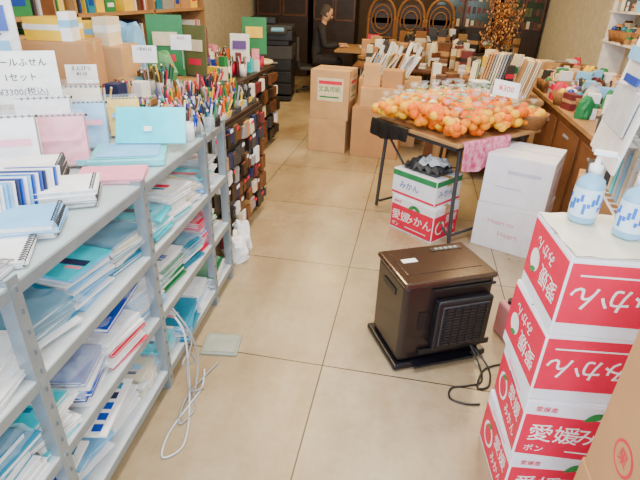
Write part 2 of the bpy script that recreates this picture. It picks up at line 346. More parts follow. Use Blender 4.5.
# ------------------------------------------------------------ left rack
RA=math.radians(3.35); RO=(-.775,0,0)
k=MB(); ys=[.12,.76,1.39,2.0,2.27]; D=.50
for y in ys:
    for x in (0,-D):
        k.box((x-.003 if x==0 else x,y,.46),(.004,.036,.92),STEEL); k.box((x-.018 if x==0 else x+.018,y-.017,.46),(.036,.004,.92),STEEL)
        for q in range(15): k.box((x+.0 if x==0 else x,y+.003,.05+q*.06),(.0035,.005,.014),SLOT)
SW=mat('shelf_white',(200,208,212),.4)
for z in (.09,.36,.63,.90):
    L=2.27-.12
    k.box((-.012,.12+L/2,z-.015),(.02,L,.03),STEEL); k.box((-D+.012,.12+L/2,z-.015),(.02,L,.03),STEEL)
    for y in ys: k.box((-D/2,y,z-.015),(D,.02,.025),STEEL)
    k.box((-D/2,.12+L/2,z+.003),(D-.005,L,.006),GLS if z>.85 else SW)
k.build('steel_display_rack',RO,RA)
def books(k,x,y,z,w,d,n,th,cols,rz=0,j=.02,sp=.07):
    for i in range(n):
        t=th*R.uniform(.6,1.3); a=rz+R.uniform(-sp,sp); cx=x+R.uniform(-j,j); cy=y+R.uniform(-j,j); c=R.choice(cols)
        k.box((cx,cy,z+t/2),(w-.006,d-.006,t-.002),PAGE,rz=a); k.box((cx,cy,z+t-.001),(w,d,.002),c,rz=a); k.box((cx,cy,z+.001),(w,d,.002),c,rz=a)
        z+=t
    return z
def rackobj(name,fn):
    k=MB(); fn(k); return k.build(name,RO,RA)
def fill(k,z,y0,y1,cols,hmax=.14,sd=0):
    y=y0; qi=0
    while y<y1-.1:
        dd=R.uniform(.13,.25)
        base=cols[qi%len(cols)]; qi+=1
        for x in (-.13,-.36):
            n=R.randint(6,16); c=[base,base,base,WH,R.choice(cols)]
            top=books(k,x+R.uniform(-.02,.02),y+dd/2,z,R.uniform(.17,.21),dd-.02,n,hmax/n*R.uniform(.55,1),c,R.uniform(-.2,.2),.016,R.choice([.05,.12,.2]))
            q=R.random()
            if q<.6:
                a=R.uniform(-.2,.2); k.box((x,y+dd/2,top+.001),(.12,.03,.001),R.choice([NAVY,WH,LBL,GREY,RED,BLU]),rz=a); k.box((x+.03,y+dd/2-.03,top+.001),(.05,.015,.001),R.choice([NAVY,TEALD,PNK]),rz=a)
            if q>.4 and x>-.2:
                sd+=1; k.film((x,y+dd/2,top+.004),.23,dd+.02,CLR2,.016,R.uniform(-.2,.2),7,sd,.05 if top-z>.06 else .01)
        y+=dd
rackobj('notebook_stacks_upper',lambda k:fill(k,.637,.2,2.25,[WH,LBL,WH,TEALD,LBL,TEALD,TEAL,WH,CREAM,LBL,PALE],.15,0))
rackobj('notebook_stacks_middle',lambda k:fill(k,.367,.2,2.25,[WH,LBL,TEALD,TEAL,BLU,WH,LBL,GRN,TEALD,RED],.16,40))
rackobj('notebook_stacks_lower',lambda k:fill(k,.097,.2,2.25,[WH,TEALD,GRN,LBL,WH,CREAM,TEAL,TEALD,WH],.13,80))
def _cal(k):
    for (y0,z) in ((1.02,.245),(.74,.255)):
        k.box((-.12,y0,z),(.23,.25,.008),WH,rz=.15)
        for i in range(4):
            for j in range(5):
                x,y=rot(-.08+i*.052,-.095+j*.046,.15); k.box((-.12+x,y0+y,z+.005),(.03,.028,.002),[BLU,TEALD,BLU,BLU,NAVY][(i+j*2)%5],rz=.15)
rackobj('sticker_calendar',_cal)
def _blu(k):
    books(k,-.13,1.18,.535,.21,.27,1,.012,[BLU],.1,0); k.film((-.12,.98,.54),.26,.3,CLR2,.03,.1,12,5,.08); k.film((-.1,1.3,.545),.2,.2,CLR2,.03,.1,10,6,.08)
rackobj('wrapped_blue_notebook',_blu)
TC=mat('teal_clear',(120,222,232),.15,alpha=.85)
def _teal(k):
    zb=.908
    k.box((-.17,1.64,zb+.015),(.27,.23,.03),TC,rz=.35,bev=.006)
    k.box((-.13,1.76,zb+.10),(.27,.008,.15),TEAL,rz=.25,rx=-.6,bev=.002); k.box((-.135,1.74,zb+.09),(.03,.01,.02),WH,rz=.25,rx=-.6)
    k.box((-.17,1.64,zb+.033),(.22,.17,.003),LBL,rz=.35); k.box((-.17,1.53,zb+.02),(.26,.006,.02),TEAL,rz=.35)
rackobj('teal_document_case',_teal)
rackobj('pink_notebook',lambda k:books(k,-.13,1.43,.908,.22,.15,2,.010,[PNK],.35,0))
def _sp(k):
    for (x,y,n,c) in [(-.17,1.20,4,[WH,GREY]),(-.34,1.30,6,[WH,CREAM]),(-.16,1.0,3,[LBL,WH]),(-.38,1.05,4,[WH]),(-.14,.84,2,[WH,LBL])]:
        zt=books(k,x,y,.908,.21,.15,n,.014,c,.45,.01)
        for q in range(12):
            dx,dy=rot(.1,-.065+q*.012,.45); k.tube([(x+dx,y+dy,.91),(x+dx+.01,y+dy,.93),(x+dx,y+dy,zt+.004),(x+dx-.01,y+dy,zt)],.0018,DK,4,2)
rackobj('spiral_notebooks',_sp)
def _cards(k):
    for i in range(26): k.box((-.30+.003*i,.88+.012*i,.965),(.14,.003,.11),R.choice([WH,WH,LBL,BLU,NAVY]),rz=.3,rx=-.25)
    k.box((-.26,1.03,.912),(.17,.36,.008),CLR,rz=.0)
rackobj('card_file_row',_cards)
def _mesh(k):
    z=.930
    for i in range(12): k.box((-.13,.60+i*.019,z),(.19,.003,.003),GREY,rz=.1)
    for i in range(12): k.box((-.22+i*.0175,.705,z+.003),(.003,.22,.003),GREY,rz=.1)
    k.box((-.13,.705,.914),(.21,.24,.012),PALE,rz=.1,bev=.003); k.box((-.13,.59,.93),(.21,.006,.03),DK,rz=.1)
rackobj('mesh_tray',_mesh)
def _bags(k):
    sd=200
    for (x,y,w_,h,m,rz) in [(-.44,1.36,.18,.19,WH,.5),(-.34,1.50,.16,.17,PNK,.45),(-.45,1.58,.18,.21,WH,.5),(-.38,1.72,.15,.17,LBL,.4),(-.46,1.82,.17,.21,CREAM,.3),(-.33,1.93,.13,.15,YEL,.5)]:
        for q in range(3):
            k.box((x-.01*q,y+.02*q,.915+h/2),(w_,.012,h),m if q!=1 else GREY,rz=rz,rx=-.3)
        k.box((x+.01,y-.016,.915+h*.6),(w_*.8,.004,h*.12),R.choice([LBL,PNK,GREY,RED]),rz=rz,rx=-.3)
        for t in range(9): u,v=rot(-w_*.45+t*w_*.112,-.012,rz); k.ball((x+u,y+v+.04,.915+h),.005,BLK,1,5,4)
        sd+=1; A=Matrix.Translation((x,y-.035,.92+h/2))@Matrix.Rotation(rz,4,'Z')@Matrix.Rotation(PI/2-.3,4,'X')
        q=random.Random(sd); n=8
        k.add([(-w_*.6+w_*1.2*i/n,-h*.5+h*1.15*j/n,q.uniform(-.008,.01)) for i in range(n+1) for j in range(n+1)],[(i*(n+1)+j,(i+1)*(n+1)+j,(i+1)*(n+1)+j+1,i*(n+1)+j+1) for i in range(n) for j in range(n)],CLR2,A)
rackobj('wrapped_notebook_packs',_bags)
# ------------------------------------------------------------ counter behind the rack
k=MB(); k.box((-1.76,1.95,.45),(.62,3.0,.9),mat('cabinet_grey',(170,168,160))); k.box((-1.76,1.95,.915),(.64,3.02,.03),LWD)
for i in range(6): k.box((-1.446,.75+i*.48,.45),(.01,.44,.8),CREAM)
k.build('display_counter')
def standing(k,x,y0,y1,z,cols,hmin=.15,hmax=.25,dep=.16,axis='y',tilt=.1):
    y=y0
    while y<y1:
        t=R.uniform(.006,.028); h=R.uniform(hmin,hmax); c=R.choice(cols)
        if axis=='y': k.box((x+R.uniform(-.02,.02),y+t/2,z+h/2),(dep,t,h),c,rx=R.uniform(-tilt,tilt))
        else: k.box((y+t/2,x,z+h/2),(t,dep,h),c,ry=R.uniform(-tilt,tilt))
        y+=t+.002
def cup(k,x,y,z,m,n=12,r=.04,h=.1,pl=.15,cols=None):
    k.lathe([(.001,0),(r,0),(r,h),(r-.004,h),(r-.005,.004)],(x,y,z),m,10)
    for i in range(n):
        a=R.uniform(0,6.28); q=R.uniform(0,r*.7); tx=math.cos(a)*.03;ty=math.sin(a)*.03; c=R.choice(cols or bright); p=pl*R.uniform(.85,1.1)
        k.cyl((x+q*math.cos(a),y+q*math.sin(a),z+.006),(x+q*math.cos(a)+tx,y+q*math.sin(a)+ty,z+p),.0048,c,6)
        k.ball((x+q*math.cos(a)+tx,y+q*math.sin(a)+ty,z+p),.007,R.choice(cols or bright),1,6,4)
k=MB(); standing(k,-1.60,.9,1.5,.93,[WH,WH,GREY,LBL,PNK,CREAM],.18,.26); standing(k,-1.80,1.0,1.6,.93,[WH,GRN,BLU,YEL,WH,CREAM,PUR],.26,.38)
k.build('standing_notebooks')
def sign(k,x,y,z,w,h,lines,rz,m=WH,c=BLK,tilt=-.15,fs=.26):
    k.box((x,y,z+h/2),(w,.004,h),m,rz=rz,rx=tilt)
    M=Matrix.Translation((x,y,z+h/2))@Matrix.Rotation(rz,4,'Z')@Matrix.Rotation(PI/2+tilt,4,'X')
    for i,l in enumerate(lines): k.text(l,h*fs,M@Matrix.Translation((0,h*.28-i*h*.28,.003)),c)
    k.cyl((x,y+.01,z-.12 if z>1 else z),(x,y+.01,z+.02),.004,GREY); k.box((x,y+.02,.935 if z>1 else z+.005),(w*.6,.05,.01),GREY,rz=rz)
k=MB(); sign(k,-1.47,1.66,1.08,.26,.19,['ロールふせん','1セット','¥3300(税込)'],.6,fs=.17); k.build('price_sign')
k=MB(); sign(k,-1.47,2.02,1.1,.13,.08,['えんぴつ','¥110'],.5); k.build('price_sign')
k=MB(); sign(k,-1.48,2.6,1.12,.13,.09,['1本¥165'],.3); sign(k,-1.5,3.1,1.14,.13,.09,['¥220'],.3); k.build('price_sign')
k=MB(); k.box((-1.88,1.90,1.20),(.36,.02,.52),WH,rz=.55,bev=.003); k.box((-1.872,1.885,1.36),(.30,.012,.10),BLU,rz=.55); k.box((-1.872,1.885,1.2),(.28,.012,.14),LBL,rz=.55); k.text('文具セール',.05,Matrix.Translation((-1.866,1.876,1.30))@Matrix.Rotation(.55,4,'Z')@Matrix.Rotation(PI/2,4,'X'),NAVY); k.box((-1.88,1.93,.94),(.36,.12,.02),GREY,rz=.55); k.build('advert_board')
def softbag(k,x,y,z,r,h,m):
    n=14; prof=[(.001,0),(.85,0),(1,.12),(1.02,.45),(.9,.75),(.7,.93),(.55,1.0),(.001,.96)]; vs=[]; ph=x*37+y*11
    for rr,zz in prof:
        for i in range(n):
            an=2*PI*i/n; q=rr*r*(1+.13*math.sin(3*an+zz*6+ph)+.07*math.sin(7*an-zz*9+ph)); vs.append((x+q*math.cos(an),y+q*.7*math.sin(an),z+zz*h*(1+.06*math.sin(2*an+ph))))
    k.add(vs,[(q*n+i,q*n+(i+1)%n,(q+1)*n+(i+1)%n,(q+1)*n+i) for q in range(len(prof)-1) for i in range(n)],m,None,False)
carton('cardboard_box',(-1.76,2.30,.93),.3,.32,.26,.32,CART,None)
carton('cardboard_box',(-1.82,2.72,.93),.2,.34,.30,.26,CART2,None)
k=MB()
for (x,y,zb,w_,d_,h,m,r_) in [(-1.78,2.30,1.25,.20,.18,.10,YEL,.1),(-1.68,2.28,1.25,.05,.12,.13,WH,.3),(-1.88,2.72,1.19,.14,.2,.12,YEL,.3),(-1.75,2.70,1.19,.08,.16,.15,CREAM,.1)]:
    k.box((x,y,zb+h/2),(w_,d_,h),m,rz=r_,bev=.002); k.box((x,y,zb+h*.6),(w_+.002,d_+.002,h*.25),R.choice([WH,RED,LBL]),rz=r_)
k.build('product_boxes')
k=MB()
softbag(k,-1.92,3.2,.93,.11,.34,LBL); softbag(k,-1.60,3.0,.93,.09,.2,mat('green_vinyl',(90,150,96),.3))
k.build('vinyl_bags')
k=MB()
for (x,y,w_,h,rz,m) in [(-1.74,3.36,.24,.40,.35,GRN),(-1.55,3.40,.2,.34,-.2,OLV)]:
    k.box((x,y,.93+h/2),(w_,.012,h),m,rz=rz,rx=-.06); k.box((x+.004,y-.012,.93+h*.62),(w_*.7,.006,h*.22),CREAM,rz=rz,rx=-.06); k.box((x+.004,y-.012,.93+h*.3),(w_*.5,.006,h*.12),RED,rz=rz,rx=-.06); k.box((x,y+.03,.935),(w_*.7,.1,.012),DK,rz=rz)
k.build('green_sign_board')
k=MB()
for x in (-.93,-1.06,-1.19,-1.30):
    y=1.92+R.uniform(0,.03)
    while y<2.26: cup(k,x+R.uniform(-.02,.02),y,.908,R.choice([WH,CLR,GREY,BLK,PALE]),7,.03,R.uniform(.04,.08),R.uniform(.09,.13),dull); y+=R.uniform(.08,.1)
k.build('pen_cups')
k=MB()
for x in (-1.50,-1.58):
    y=1.85
    while y<2.92:
        if R.random()<.5: cup(k,x+R.uniform(-.01,.02),y,.93,R.choice([WH,YEL,GREY,BLK,LBL,PALE,CLR]),7,.034,R.uniform(.05,.09),R.uniform(.10,.15),dull)
        else: h=R.uniform(.05,.14); k.box((x,y,.93+h/2),(.08,.08,h),R.choice(dull),rz=R.uniform(-.4,.4))
        y+=R.uniform(.1,.13)
k.build('pencil_cup_display')
def disp_table(name,x0,x1,y0,y1,h,m,rz=0):
    k=MB(); k.box(((x0+x1)/2,(y0+y1)/2,h-.015),(x1-x0,y1-y0,.03),m)
    for x in(x0+.03,x1-.03):
        for y in(y0+.03,y1-.03): k.box((x,y,(h-.03)/2),(.04,.04,h-.03),m)
    k.box(((x0+x1)/2,(y0+y1)/2,.2),(x1-x0-.06,y1-y0-.06,.02),m)
    return k.build(name)
disp_table('display_table',-1.40,-1.06,2.36,3.35,.80,DBR)
k=MB(); ACR=mat('acrylic_rack',(180,186,194),.2)
y=2.40
while y<3.32:
    for s_ in range(3):
        x=-1.12-.10*s_+R.uniform(-.012,.012); z=.80; bh=R.uniform(.02,.06)+.04*s_
        wd=R.uniform(.07,.1); k.box((x,y+wd/2,z+bh/2),(.085,wd-.006,bh),R.choice([ACR,BLK,WH,ACR,DK,NAVY]),bev=.002)
        cs=R.choice([[BLK,DK,GREY],[BLU,NAVY,BLK],[RED,MARN,PNK],dull,dull,bright,[GRN,YEL,ORG]])
        for i in range(6):
            yy=y+.008+i*(wd-.02)/5; xx=x+R.uniform(-.03,.03); c=R.choice(cs); zz=z+bh; h=R.uniform(.05,.10)
            k.cyl((xx,yy,zz-.0),(xx+R.uniform(-.03,.03),yy+R.uniform(-.02,.02),zz+h),.006,c,6)
        if R.random()<.5: k.box((x+.045,y+wd/2,z+bh*.6+.01),(.003,wd*.8,.035),R.choice([WH,YEL,WH]),ry=.2)
    y+=wd+.004
k.build('pen_rack_display')
k=MB()
k.box((-1.045,2.86,.5),(.012,.96,.56),BLK)
for r_ in range(6):
    y=2.40
    while y<3.3:
        wd=R.uniform(.04,.09)
        if R.random()<.85:
            z=.74-r_*.115+R.uniform(-.02,.02); c=R.choice([BLK,DK,MARN,BRN,CREAM,DK,BLK,NAVY,BRN,WH,DBR,GREY,CART]); k.box((-1.03+R.uniform(-.006,.01),y+wd/2,z-.03),(.02,wd-.01,R.uniform(.06,.11)),c,rx=R.uniform(-.15,.15)); k.box((-1.017,y+wd/2,z+.0),(.002,wd*.6,.02),R.choice([WH,c,RED]))
        y+=wd
k.build('hanging_stationery_packs')
k=MB(); softbag(k,0,0,0,.075,.16,WH); softbag(k,-.01,.15,0,.06,.20,WH); k.film((.0,.08,.11),.1,.2,WH,.06,.2,6,77,.05); k.build('plastic_bag',(-.96,2.46,0))
disp_table('display_table',-2.10,-1.5,3.62,5.3,.78,DBR)
k=MB()
for i in range(90):
    x=R.uniform(-2.05,-1.57); y=R.uniform(3.68,5.2)
    if i%2: cup(k,x,y,.78,R.choice([WH,BLK,RED,CREAM,GREY]),6,.035,R.uniform(.06,.12),R.uniform(.13,.2),dull)
    else: h=R.uniform(.04,.22); k.box((x,y,.78+h/2),(R.uniform(.04,.12),R.uniform(.03,.1),h),R.choice(dull+bright),rz=R.uniform(-.6,.6))
k.build('assorted_stationery')
k=MB()
y=3.68
while y<5.2:
    for z in (.68,.54,.40,.26,.13):
        if R.random()<.85: k.box((-1.475+R.uniform(0,.03),y,z),(.04,R.uniform(.05,.09),R.uniform(.08,.13)),R.choice([DK,BLK,MARN,BRN,BRN,WH,BLK,CREAM,DBR]),rx=R.uniform(-.1,.1))
    y+=R.uniform(.07,.11)
k.box((-1.497,4.45,.42),(.02,1.6,.62),BLK)
k.build('hanging_stationery_packs')
k=MB(); k.box((-1.28,3.58,.2),(.22,.24,.4),DK,bev=.004)
for i in range(14): k.cyl((-1.28+R.uniform(-.08,.08),3.58+R.uniform(-.08,.08),.3),(-1.28+R.uniform(-.1,.1),3.58+R.uniform(-.1,.1),R.uniform(.6,.85)),.012,R.choice(dull),8)
k.build('rolled_paper_bin')
k=MB(); x0=-2.55
k.box((x0-.19,3.3,.95),(.02,4.4,1.9),CREAM)
for z in (.05,.5,.95,1.3,1.65,1.88): k.box((x0,3.3,z),(.4,4.4,.025),LWD)
for y in (1.1,2.2,3.3,4.4,5.5): k.box((x0,y,.95),(.4,.025,1.9),LWD)
k.build('wall_shelving')
k=MB()
for z in (.0625,.5125,.9625,1.3125,1.6625):
    mh=.19 if z>1.6 else .3
    for b in range(4):
        y=1.13+b*1.1
        while y<1.1+(b+1)*1.1-.16:
            w_=R.uniform(.06,.24); h=R.uniform(.08,mh)
            q=R.random()
            if q<.55: k.box((x0+.04,y+w_/2,z+h/2),(.25,w_-.005,h),R.choice([CART,CREAM,WH,YEL,GRN,DK,BRN,CART,TEALD,CART2,GREY])); k.box((x0+.167,y+w_/2,z+h*.5),(.003,w_*.6,h*.3),R.choice([WH,YEL,RED,BLU]))
            elif q<.7: softbag(k,x0+.05,y+w_/2,z,w_*.42,h,R.choice([GRN,LBL,WH,CREAM]))
            else: standing(k,x0+.05,y,y+w_-.01,z,dull,h*.8,h,.2,tilt=0)
            y+=w_+.01
k.build('shelf_merchandise')
k=MB()
for (x,y,z,w_,h,m,m2,r_) in [(-1.62,5.0,.92,.24,.34,GRN,YEL,.2),(-1.9,4.2,.92,.22,.28,MARN,WH,.5),(-1.62,4.55,.9,.18,.24,WH,PUR,.1)]:
    k.box((x,y,z+h/2),(w_,.01,h),m,rz=r_,rx=-.08); k.box((x,y-.012,z+h*.6),(w_*.7,.006,h*.3),m2,rz=r_,rx=-.08); k.cyl((x,y+.02,.79),(x,y+.02,z+.1),.006,DK); k.box((x,y+.03,.787),(w_*.7,.1,.012),DK,rz=r_)
k.build('poster_stands')
k=MB()
k.tube([(-.83,1.40,.38),(-.77,1.38,.30),(-.76,1.36,.1),(-.74,1.30,.008),(-.70,1.20,.006),(-.68,1.10,.006),(-.73,1.05,.006),(-.755,1.15,.006),(-.74,1.3,.006),(-.73,1.40,.006),(-.76,1.5,.01)],.004,PALE)
k.tube([(-.83,1.42,.38),(-.76,1.41,.28),(-.75,1.43,.12),(-.74,1.35,.01),(-.71,1.28,.006),(-.735,1.2,.008),(-.765,1.32,.012),(-.74,1.48,.008),(-.72,1.56,.006)],.004,GREY)
k.tube([(-.82,1.38,.40),(-.77,1.43,.22),(-.77,1.34,.18),(-.76,1.42,.12),(-.76,1.38,.2),(-.75,1.33,.06),(-.72,1.4,.006)],.004,GREY)
k.build('extension_cable')
k=MB(); k.box((0,0,.006),(.17,.15,.01),mat('grey_board',(140,148,136)),bev=.003); k.box((0,0,.0125),(.14,.12,.003),mat('grey_board_inner',(150,156,144)),bev=.001); k.build('floor_access_plate',(-.75,1.68,0),.15)
# ------------------------------------------------------------ copier
k=MB()
k.box((0,0,.05),(.62,.62,.06),BLK,bev=.01)
for i in range(3): k.box((0,0,.19+i*.17),(.62,.64,.16),BLK,bev=.008); k.box((0,-.325,.22+i*.17),(.22,.012,.02),GREY)
k.box((0,0,.70),(.64,.66,.18),DK,bev=.01); k.box((-.02,-.05,.83),(.58,.5,.06),BLK); k.box((.0,0,.93),(.66,.68,.14),BLK,bev=.015)
k.box((0,.02,1.03),(.62,.56,.06),DK,bev=.01); k.box((-.12,.1,1.11),(.36,.4,.10),BLK,bev=.015); k.box((0,-.36,.99),(.5,.14,.03),DK,rx=.4); k.box((.12,-.37,1.01),(.18,.08,.02),LBL,rx=.4)
for sx in(-1,1):
    for sy in(-1,1): k.cyl((sx*.26,sy*.26,0),(sx*.26,sy*.26,.03),.025,BLK)
k.build('photocopier',(-2.15,7.5,0),.15)
k=MB(); k.lathe([(.001,.72),(.26,.72),(.27,.735),(.26,.75),(.001,.75)],(0,0,0),CREAM,24); k.cyl((0,0,.03),(0,0,.72),.03,BLK,12); k.lathe([(.001,.0),(.2,.0),(.2,.015),(.05,.04),(.001,.04)],(0,0,0),BLK,24); k.build('round_pedestal_table',(-1.95,5.85,0))
def cabinet(name,x,y,w_,d_,h,m,glass=None):
    k=MB(); k.box((0,0,h/2),(w_,d_,h),m,bev=.01)
    for i in range(2):
        cx=(-.25+.5*i)*w_
        k.box((cx,-d_/2-.006,h*.75),(w_*.44,.012,h*.4),glass or m,bev=.003); k.box((cx,-d_/2-.006,h*.28),(w_*.44,.012,h*.38),m,bev=.003)
        for s in(-1,1): k.box((cx+s*w_*.22,-d_/2-.012,h*.75),(.03,.016,h*.4),BRN)
        k.box((cx,-d_/2-.012,h*.95),(w_*.44,.016,.03),BRN); k.box((cx,-d_/2-.012,h*.55),(w_*.44,.016,.03),BRN)
        if glass:
            for q in range(3):
                for j in range(5): k.box((cx-w_*.17+j*w_*.085,-d_/2-.016,h*.58+q*.2),(.05,.012,R.uniform(.06,.14)),R.choice([CREAM,OLV,MARN,BRN,DK]))
    return k.build(name,(x,y,0))
GG=mat('cabinet_glass',(44,66,54),.15)
cabinet('glass_cabinet',.72,9.8,1.0,.45,1.9,DBR,GG)
cabinet('wooden_cupboard',-2.6,10.0,1.0,.5,2.0,DBR); cabinet('wooden_cupboard',-1.6,10.0,.8,.5,1.9,DBR); cabinet('glass_cabinet',1.7,9.8,.7,.45,1.9,DBR,GG)
def person(loc,rz):
    e=bpy.data.objects.new('seated_person',None); bpy.context.scene.collection.objects.link(e); e.location=loc; e.rotation_euler=(0,0,rz)
    CL_=mat('dark_clothes',(38,36,44),.85); SK=mat('skin',(206,160,130),.6,noise=.05); HR=mat('grey_hair',(70,64,62),.8,bump=.5,scale=80)
    V=[(0,0,.54),(0,.02,.68),(0,.06,.86),(0,.09,1.0),(0,.12,1.07),
       (.09,.02,.52),(.10,.40,.52),(.10,.40,.10),(.10,.50,.045),(-.09,.02,.52),(-.10,.40,.52),(-.10,.42,.10),(-.10,.52,.045),
       (.17,.09,.99),(.22,.14,.74),(.16,.36,.76),(-.17,.09,.99),(-.22,.14,.74),(-.16,.36,.76)]
    E=[(0,1),(1,2),(2,3),(3,4),(0,5),(5,6),(6,7),(7,8),(0,9),(9,10),(10,11),(11,12),(3,13),(13,14),(14,15),(3,16),(16,17),(17,18)]
    Rd=[.14,.13,.14,.10,.055,.10,.07,.045,.04,.10,.07,.045,.04,.06,.05,.036,.06,.05,.036]
    me=bpy.data.meshes.new('body'); me.from_pydata(V,E,[]); me.materials.append(CL_); b=bpy.data.objects.new('body',me); bpy.context.scene.collection.objects.link(b); b.parent=e
    sm=b.modifiers.new('skin','SKIN')
    for i,r in enumerate(Rd): me.skin_vertices[0].data[i].radius=(r,r*.8 if i<4 else r)
    me.skin_vertices[0].data[0].use_root=True
    b.modifiers.new('sub','SUBSURF').levels=2; b.modifiers['sub'].render_levels=2
    k=MB(); k.cyl((0,.12,1.05),(0,.14,1.13),.045,SK,12)
    k.T=Matrix.Translation((0,.17,1.2))@Matrix.Rotation(-.35,4,'X')
    k.lathe([(.001,-.12),(.04,-.115),(.062,-.07),(.075,-.01),(.078,.04),(.06,.09),(.001,.115)],(0,0,0),SK,16)
    k.box((0,.083,-.015),(.02,.03,.04),SK,bev=.008); k.box((0,.073,-.062),(.04,.008,.008),MARN)
    for s in(-1,1): k.ball((s*.03,.073,.012),.009,BLK); k.ball((s*.078,0,0),.018,SK,1.5)
    k.build('head',parent=e)
    k=MB(); k.T=Matrix.Translation((0,.155,1.215))@Matrix.Rotation(-.35,4,'X')
    k.lathe([(.083,-.05),(.09,.0),(.088,.05),(.068,.098),(.001,.125)],(0,-.012,0),HR,16); k.build('hair',parent=e)
    for s in(-1,1):
        k=MB(); p=Vector((s*.16,.37,.755)); k.box(p+Vector((0,.05,0)),(.075,.085,.028),SK,bev=.01)
        for f in range(4): l=[.06,.075,.07,.055][f]; x=p.x+(-.028+f*.019); k.tube([(x,p.y+.085,p.z+.002),(x,p.y+.085+l*.5,p.z+.006),(x,p.y+.085+l,p.z-.008)],.008,SK,6,3)
        k.tube([(p.x-s*.03,p.y+.03,p.z),(p.x-s*.055,p.y+.06,p.z),(p.x-s*.05,p.y+.09,p.z-.004)],.009,SK,6,3)
        k.build('hand_%d'%(1 if s<0 else 2),parent=e)
        k=MB(); k.box((s*.10,.53,.035),(.09,.25,.07),BLK,bev=.02); k.build('shoe_%d'%(1 if s<0 else 2),parent=e)
person((-1.62,8.15,0),-PI/2+.2)
k=MB(); k.box((0,0,.40),(.42,.42,.06),DK,bev=.02); k.box((0,-.24,.68),(.38,.05,.36),DK,bev=.02); k.box((0,-.22,.46),(.06,.03,.16),BLK); k.cyl((0,0,.06),(0,0,.38),.025,BLK)
for i in range(5): a_=i*2*PI/5; k.cyl((0,0,.08),(.26*math.cos(a_),.26*math.sin(a_),.05),.016,BLK); k.ball((.26*math.cos(a_),.26*math.sin(a_),.027),.027,BLK)
k.build('office_chair',(-1.66,8.14,0),-PI/2+.2)
k=MB(); k.box((0,0,.715),(.7,1.1,.03),LWD); k.box((.2,.4,.35),(.28,.26,.7),GREY); k.box((.2,-.4,.35),(.28,.26,.7),GREY); k.box((.1,.1,.74),(.3,.22,.02),WH,rz=.2); k.box((.2,-.3,.8),(.2,.2,.14),CREAM,rz=.3); k.box((.15,.35,.82),(.18,.14,.18),RED)
k.build('office_desk',(-.88,8.2,0))
k=MB()
for i in range(3):
    cx=-.9+i*.48
    P=[(cx-.22,0,.02),(cx-.22,0,1.1)]+[(cx-.22*math.cos(t*PI/8),0,1.15+.3*math.sin(t*PI/8)) for t in range(0,9)]+[(cx+.22,0,1.1),(cx+.22,0,.02)]
    k.tube(P,.024,WICK,8,3)
    for rr in (.17,.11): k.tube([(cx+rr*math.cos(t*PI/6),0,1.12+rr*1.3*math.sin(t*PI/6)) for t in range(13)],.012,WICK,6,3)
    k.box((cx,.03,.6),(.42,.01,1.1),DBR); k.box((cx,.03,1.22),(.36,.01,.3),DBR)
    for z in (.3,.6,.85): k.cyl((cx-.22,0,z),(cx+.22,0,z),.012,WICK,6)
    for q in range(5): k.cyl((cx-.16+q*.08,0,.05),(cx-.16+q*.08,0,.85),.007,WICK,6)
k.build('arched_wicker_screen',(.25,8.9,0))
disp_table('display_table',-.75,.75,6.1,7.1,.72,BRN)
def gifts(k,n,x0,x1,y0,y1,z,hm,cols):
    for i in range(n):
        x=R.uniform(x0,x1); y=R.uniform(y0,y1); h=R.uniform(.04,hm); q=R.random(); c=R.choice(cols)
        if q<.15:
            k.lathe([(.001,0),(.07,0),(.10,.10),(.09,.10),(.06,.01)],(x,y,z),WICK,12)
            for _ in range(7): k.ball((x+R.uniform(-.05,.05),y+R.uniform(-.05,.05),z+R.uniform(.07,.11)),.03,R.choice(dull),1,7,5)
        elif q<.3: softbag(k,x,y,z,R.uniform(.04,.07),h*.8+.05,c)
        elif q<.38: k.lathe([(.001,0),(.03,0),(.045,h*.4),(.02,h*.7),(.03,h*.85),(.001,h*.86)],(x,y,z),c,12)
        else:
            w_=R.uniform(.04,.16); d_=R.uniform(.03,.13); r_=R.uniform(-.7,.7); k.box((x,y,z+h/2),(w_,d_,h),c,rz=r_); k.box((x,y,z+h*.55),(w_*1.01,d_*1.01,h*.2),R.choice(cols),rz=r_)
pal=[CREAM,WH,WH,CART,YEL,RED,GREY,LBL,DK,GRN,CREAM,BRN,MARN,CART,LWD,PALE,DK,CART2,WH,PALE]
k=MB(); gifts(k,120,-.68,.68,6.17,7.03,.72,.3,[CREAM,WH,BRN,MARN,CART,CART2,LWD,OLV,DBR,CREAM,DK,WH]); k.build('gift_goods')
disp_table('display_table',-.35,1.5,7.75,8.35,.78,DBR)
k=MB(); gifts(k,80,-.28,1.43,7.83,8.27,.78,.32,[BRN,MARN,DBR,CART,LWD,OLV,DBR,CREAM,DK,BLK,WH,WICK]); k.build('craft_goods')
k=MB()
k.box((-.25,5.52,.35),(.66,.4,.7),CART2,bev=.006)
for i in range(14): k.box((-.50+i*.036,5.5,.70+.13),(.012,.22,.24),R.choice([WH,CREAM,WH,LBL,CREAM,CART]),ry=.5+R.uniform(-.2,.2),rz=R.uniform(-.3,.3))
for i in range(5): k.cyl((-.45+i*.09,5.42,.71),(-.36+i*.1,5.5,1.02+.04*(i%2)),.022,R.choice([WH,PALE,CREAM]),10)
k.build('paper_roll_box')
k=MB()
for i in range(14):
    x=R.uniform(.18,.38); y=R.uniform(4.95,5.9); h=R.uniform(.5,.85); k.box((x,y,h/2),(R.uniform(.08,.14),R.uniform(.08,.16),h),R.choice([CART,CREAM,WH,BRN,CART2,WICK]),rz=R.uniform(-.3,.3))
k.build('stacked_gift_boxes')
disp_table('display_table',.47,1.08,4.35,5.6,.75,LWD)
k=MB()
for i in range(9): k.box((.60+i*.022,4.62,.75+.17),(.014,.24,.33),R.choice([GREY,CART,CREAM,DK,GREY]),ry=.18,rz=-.25)
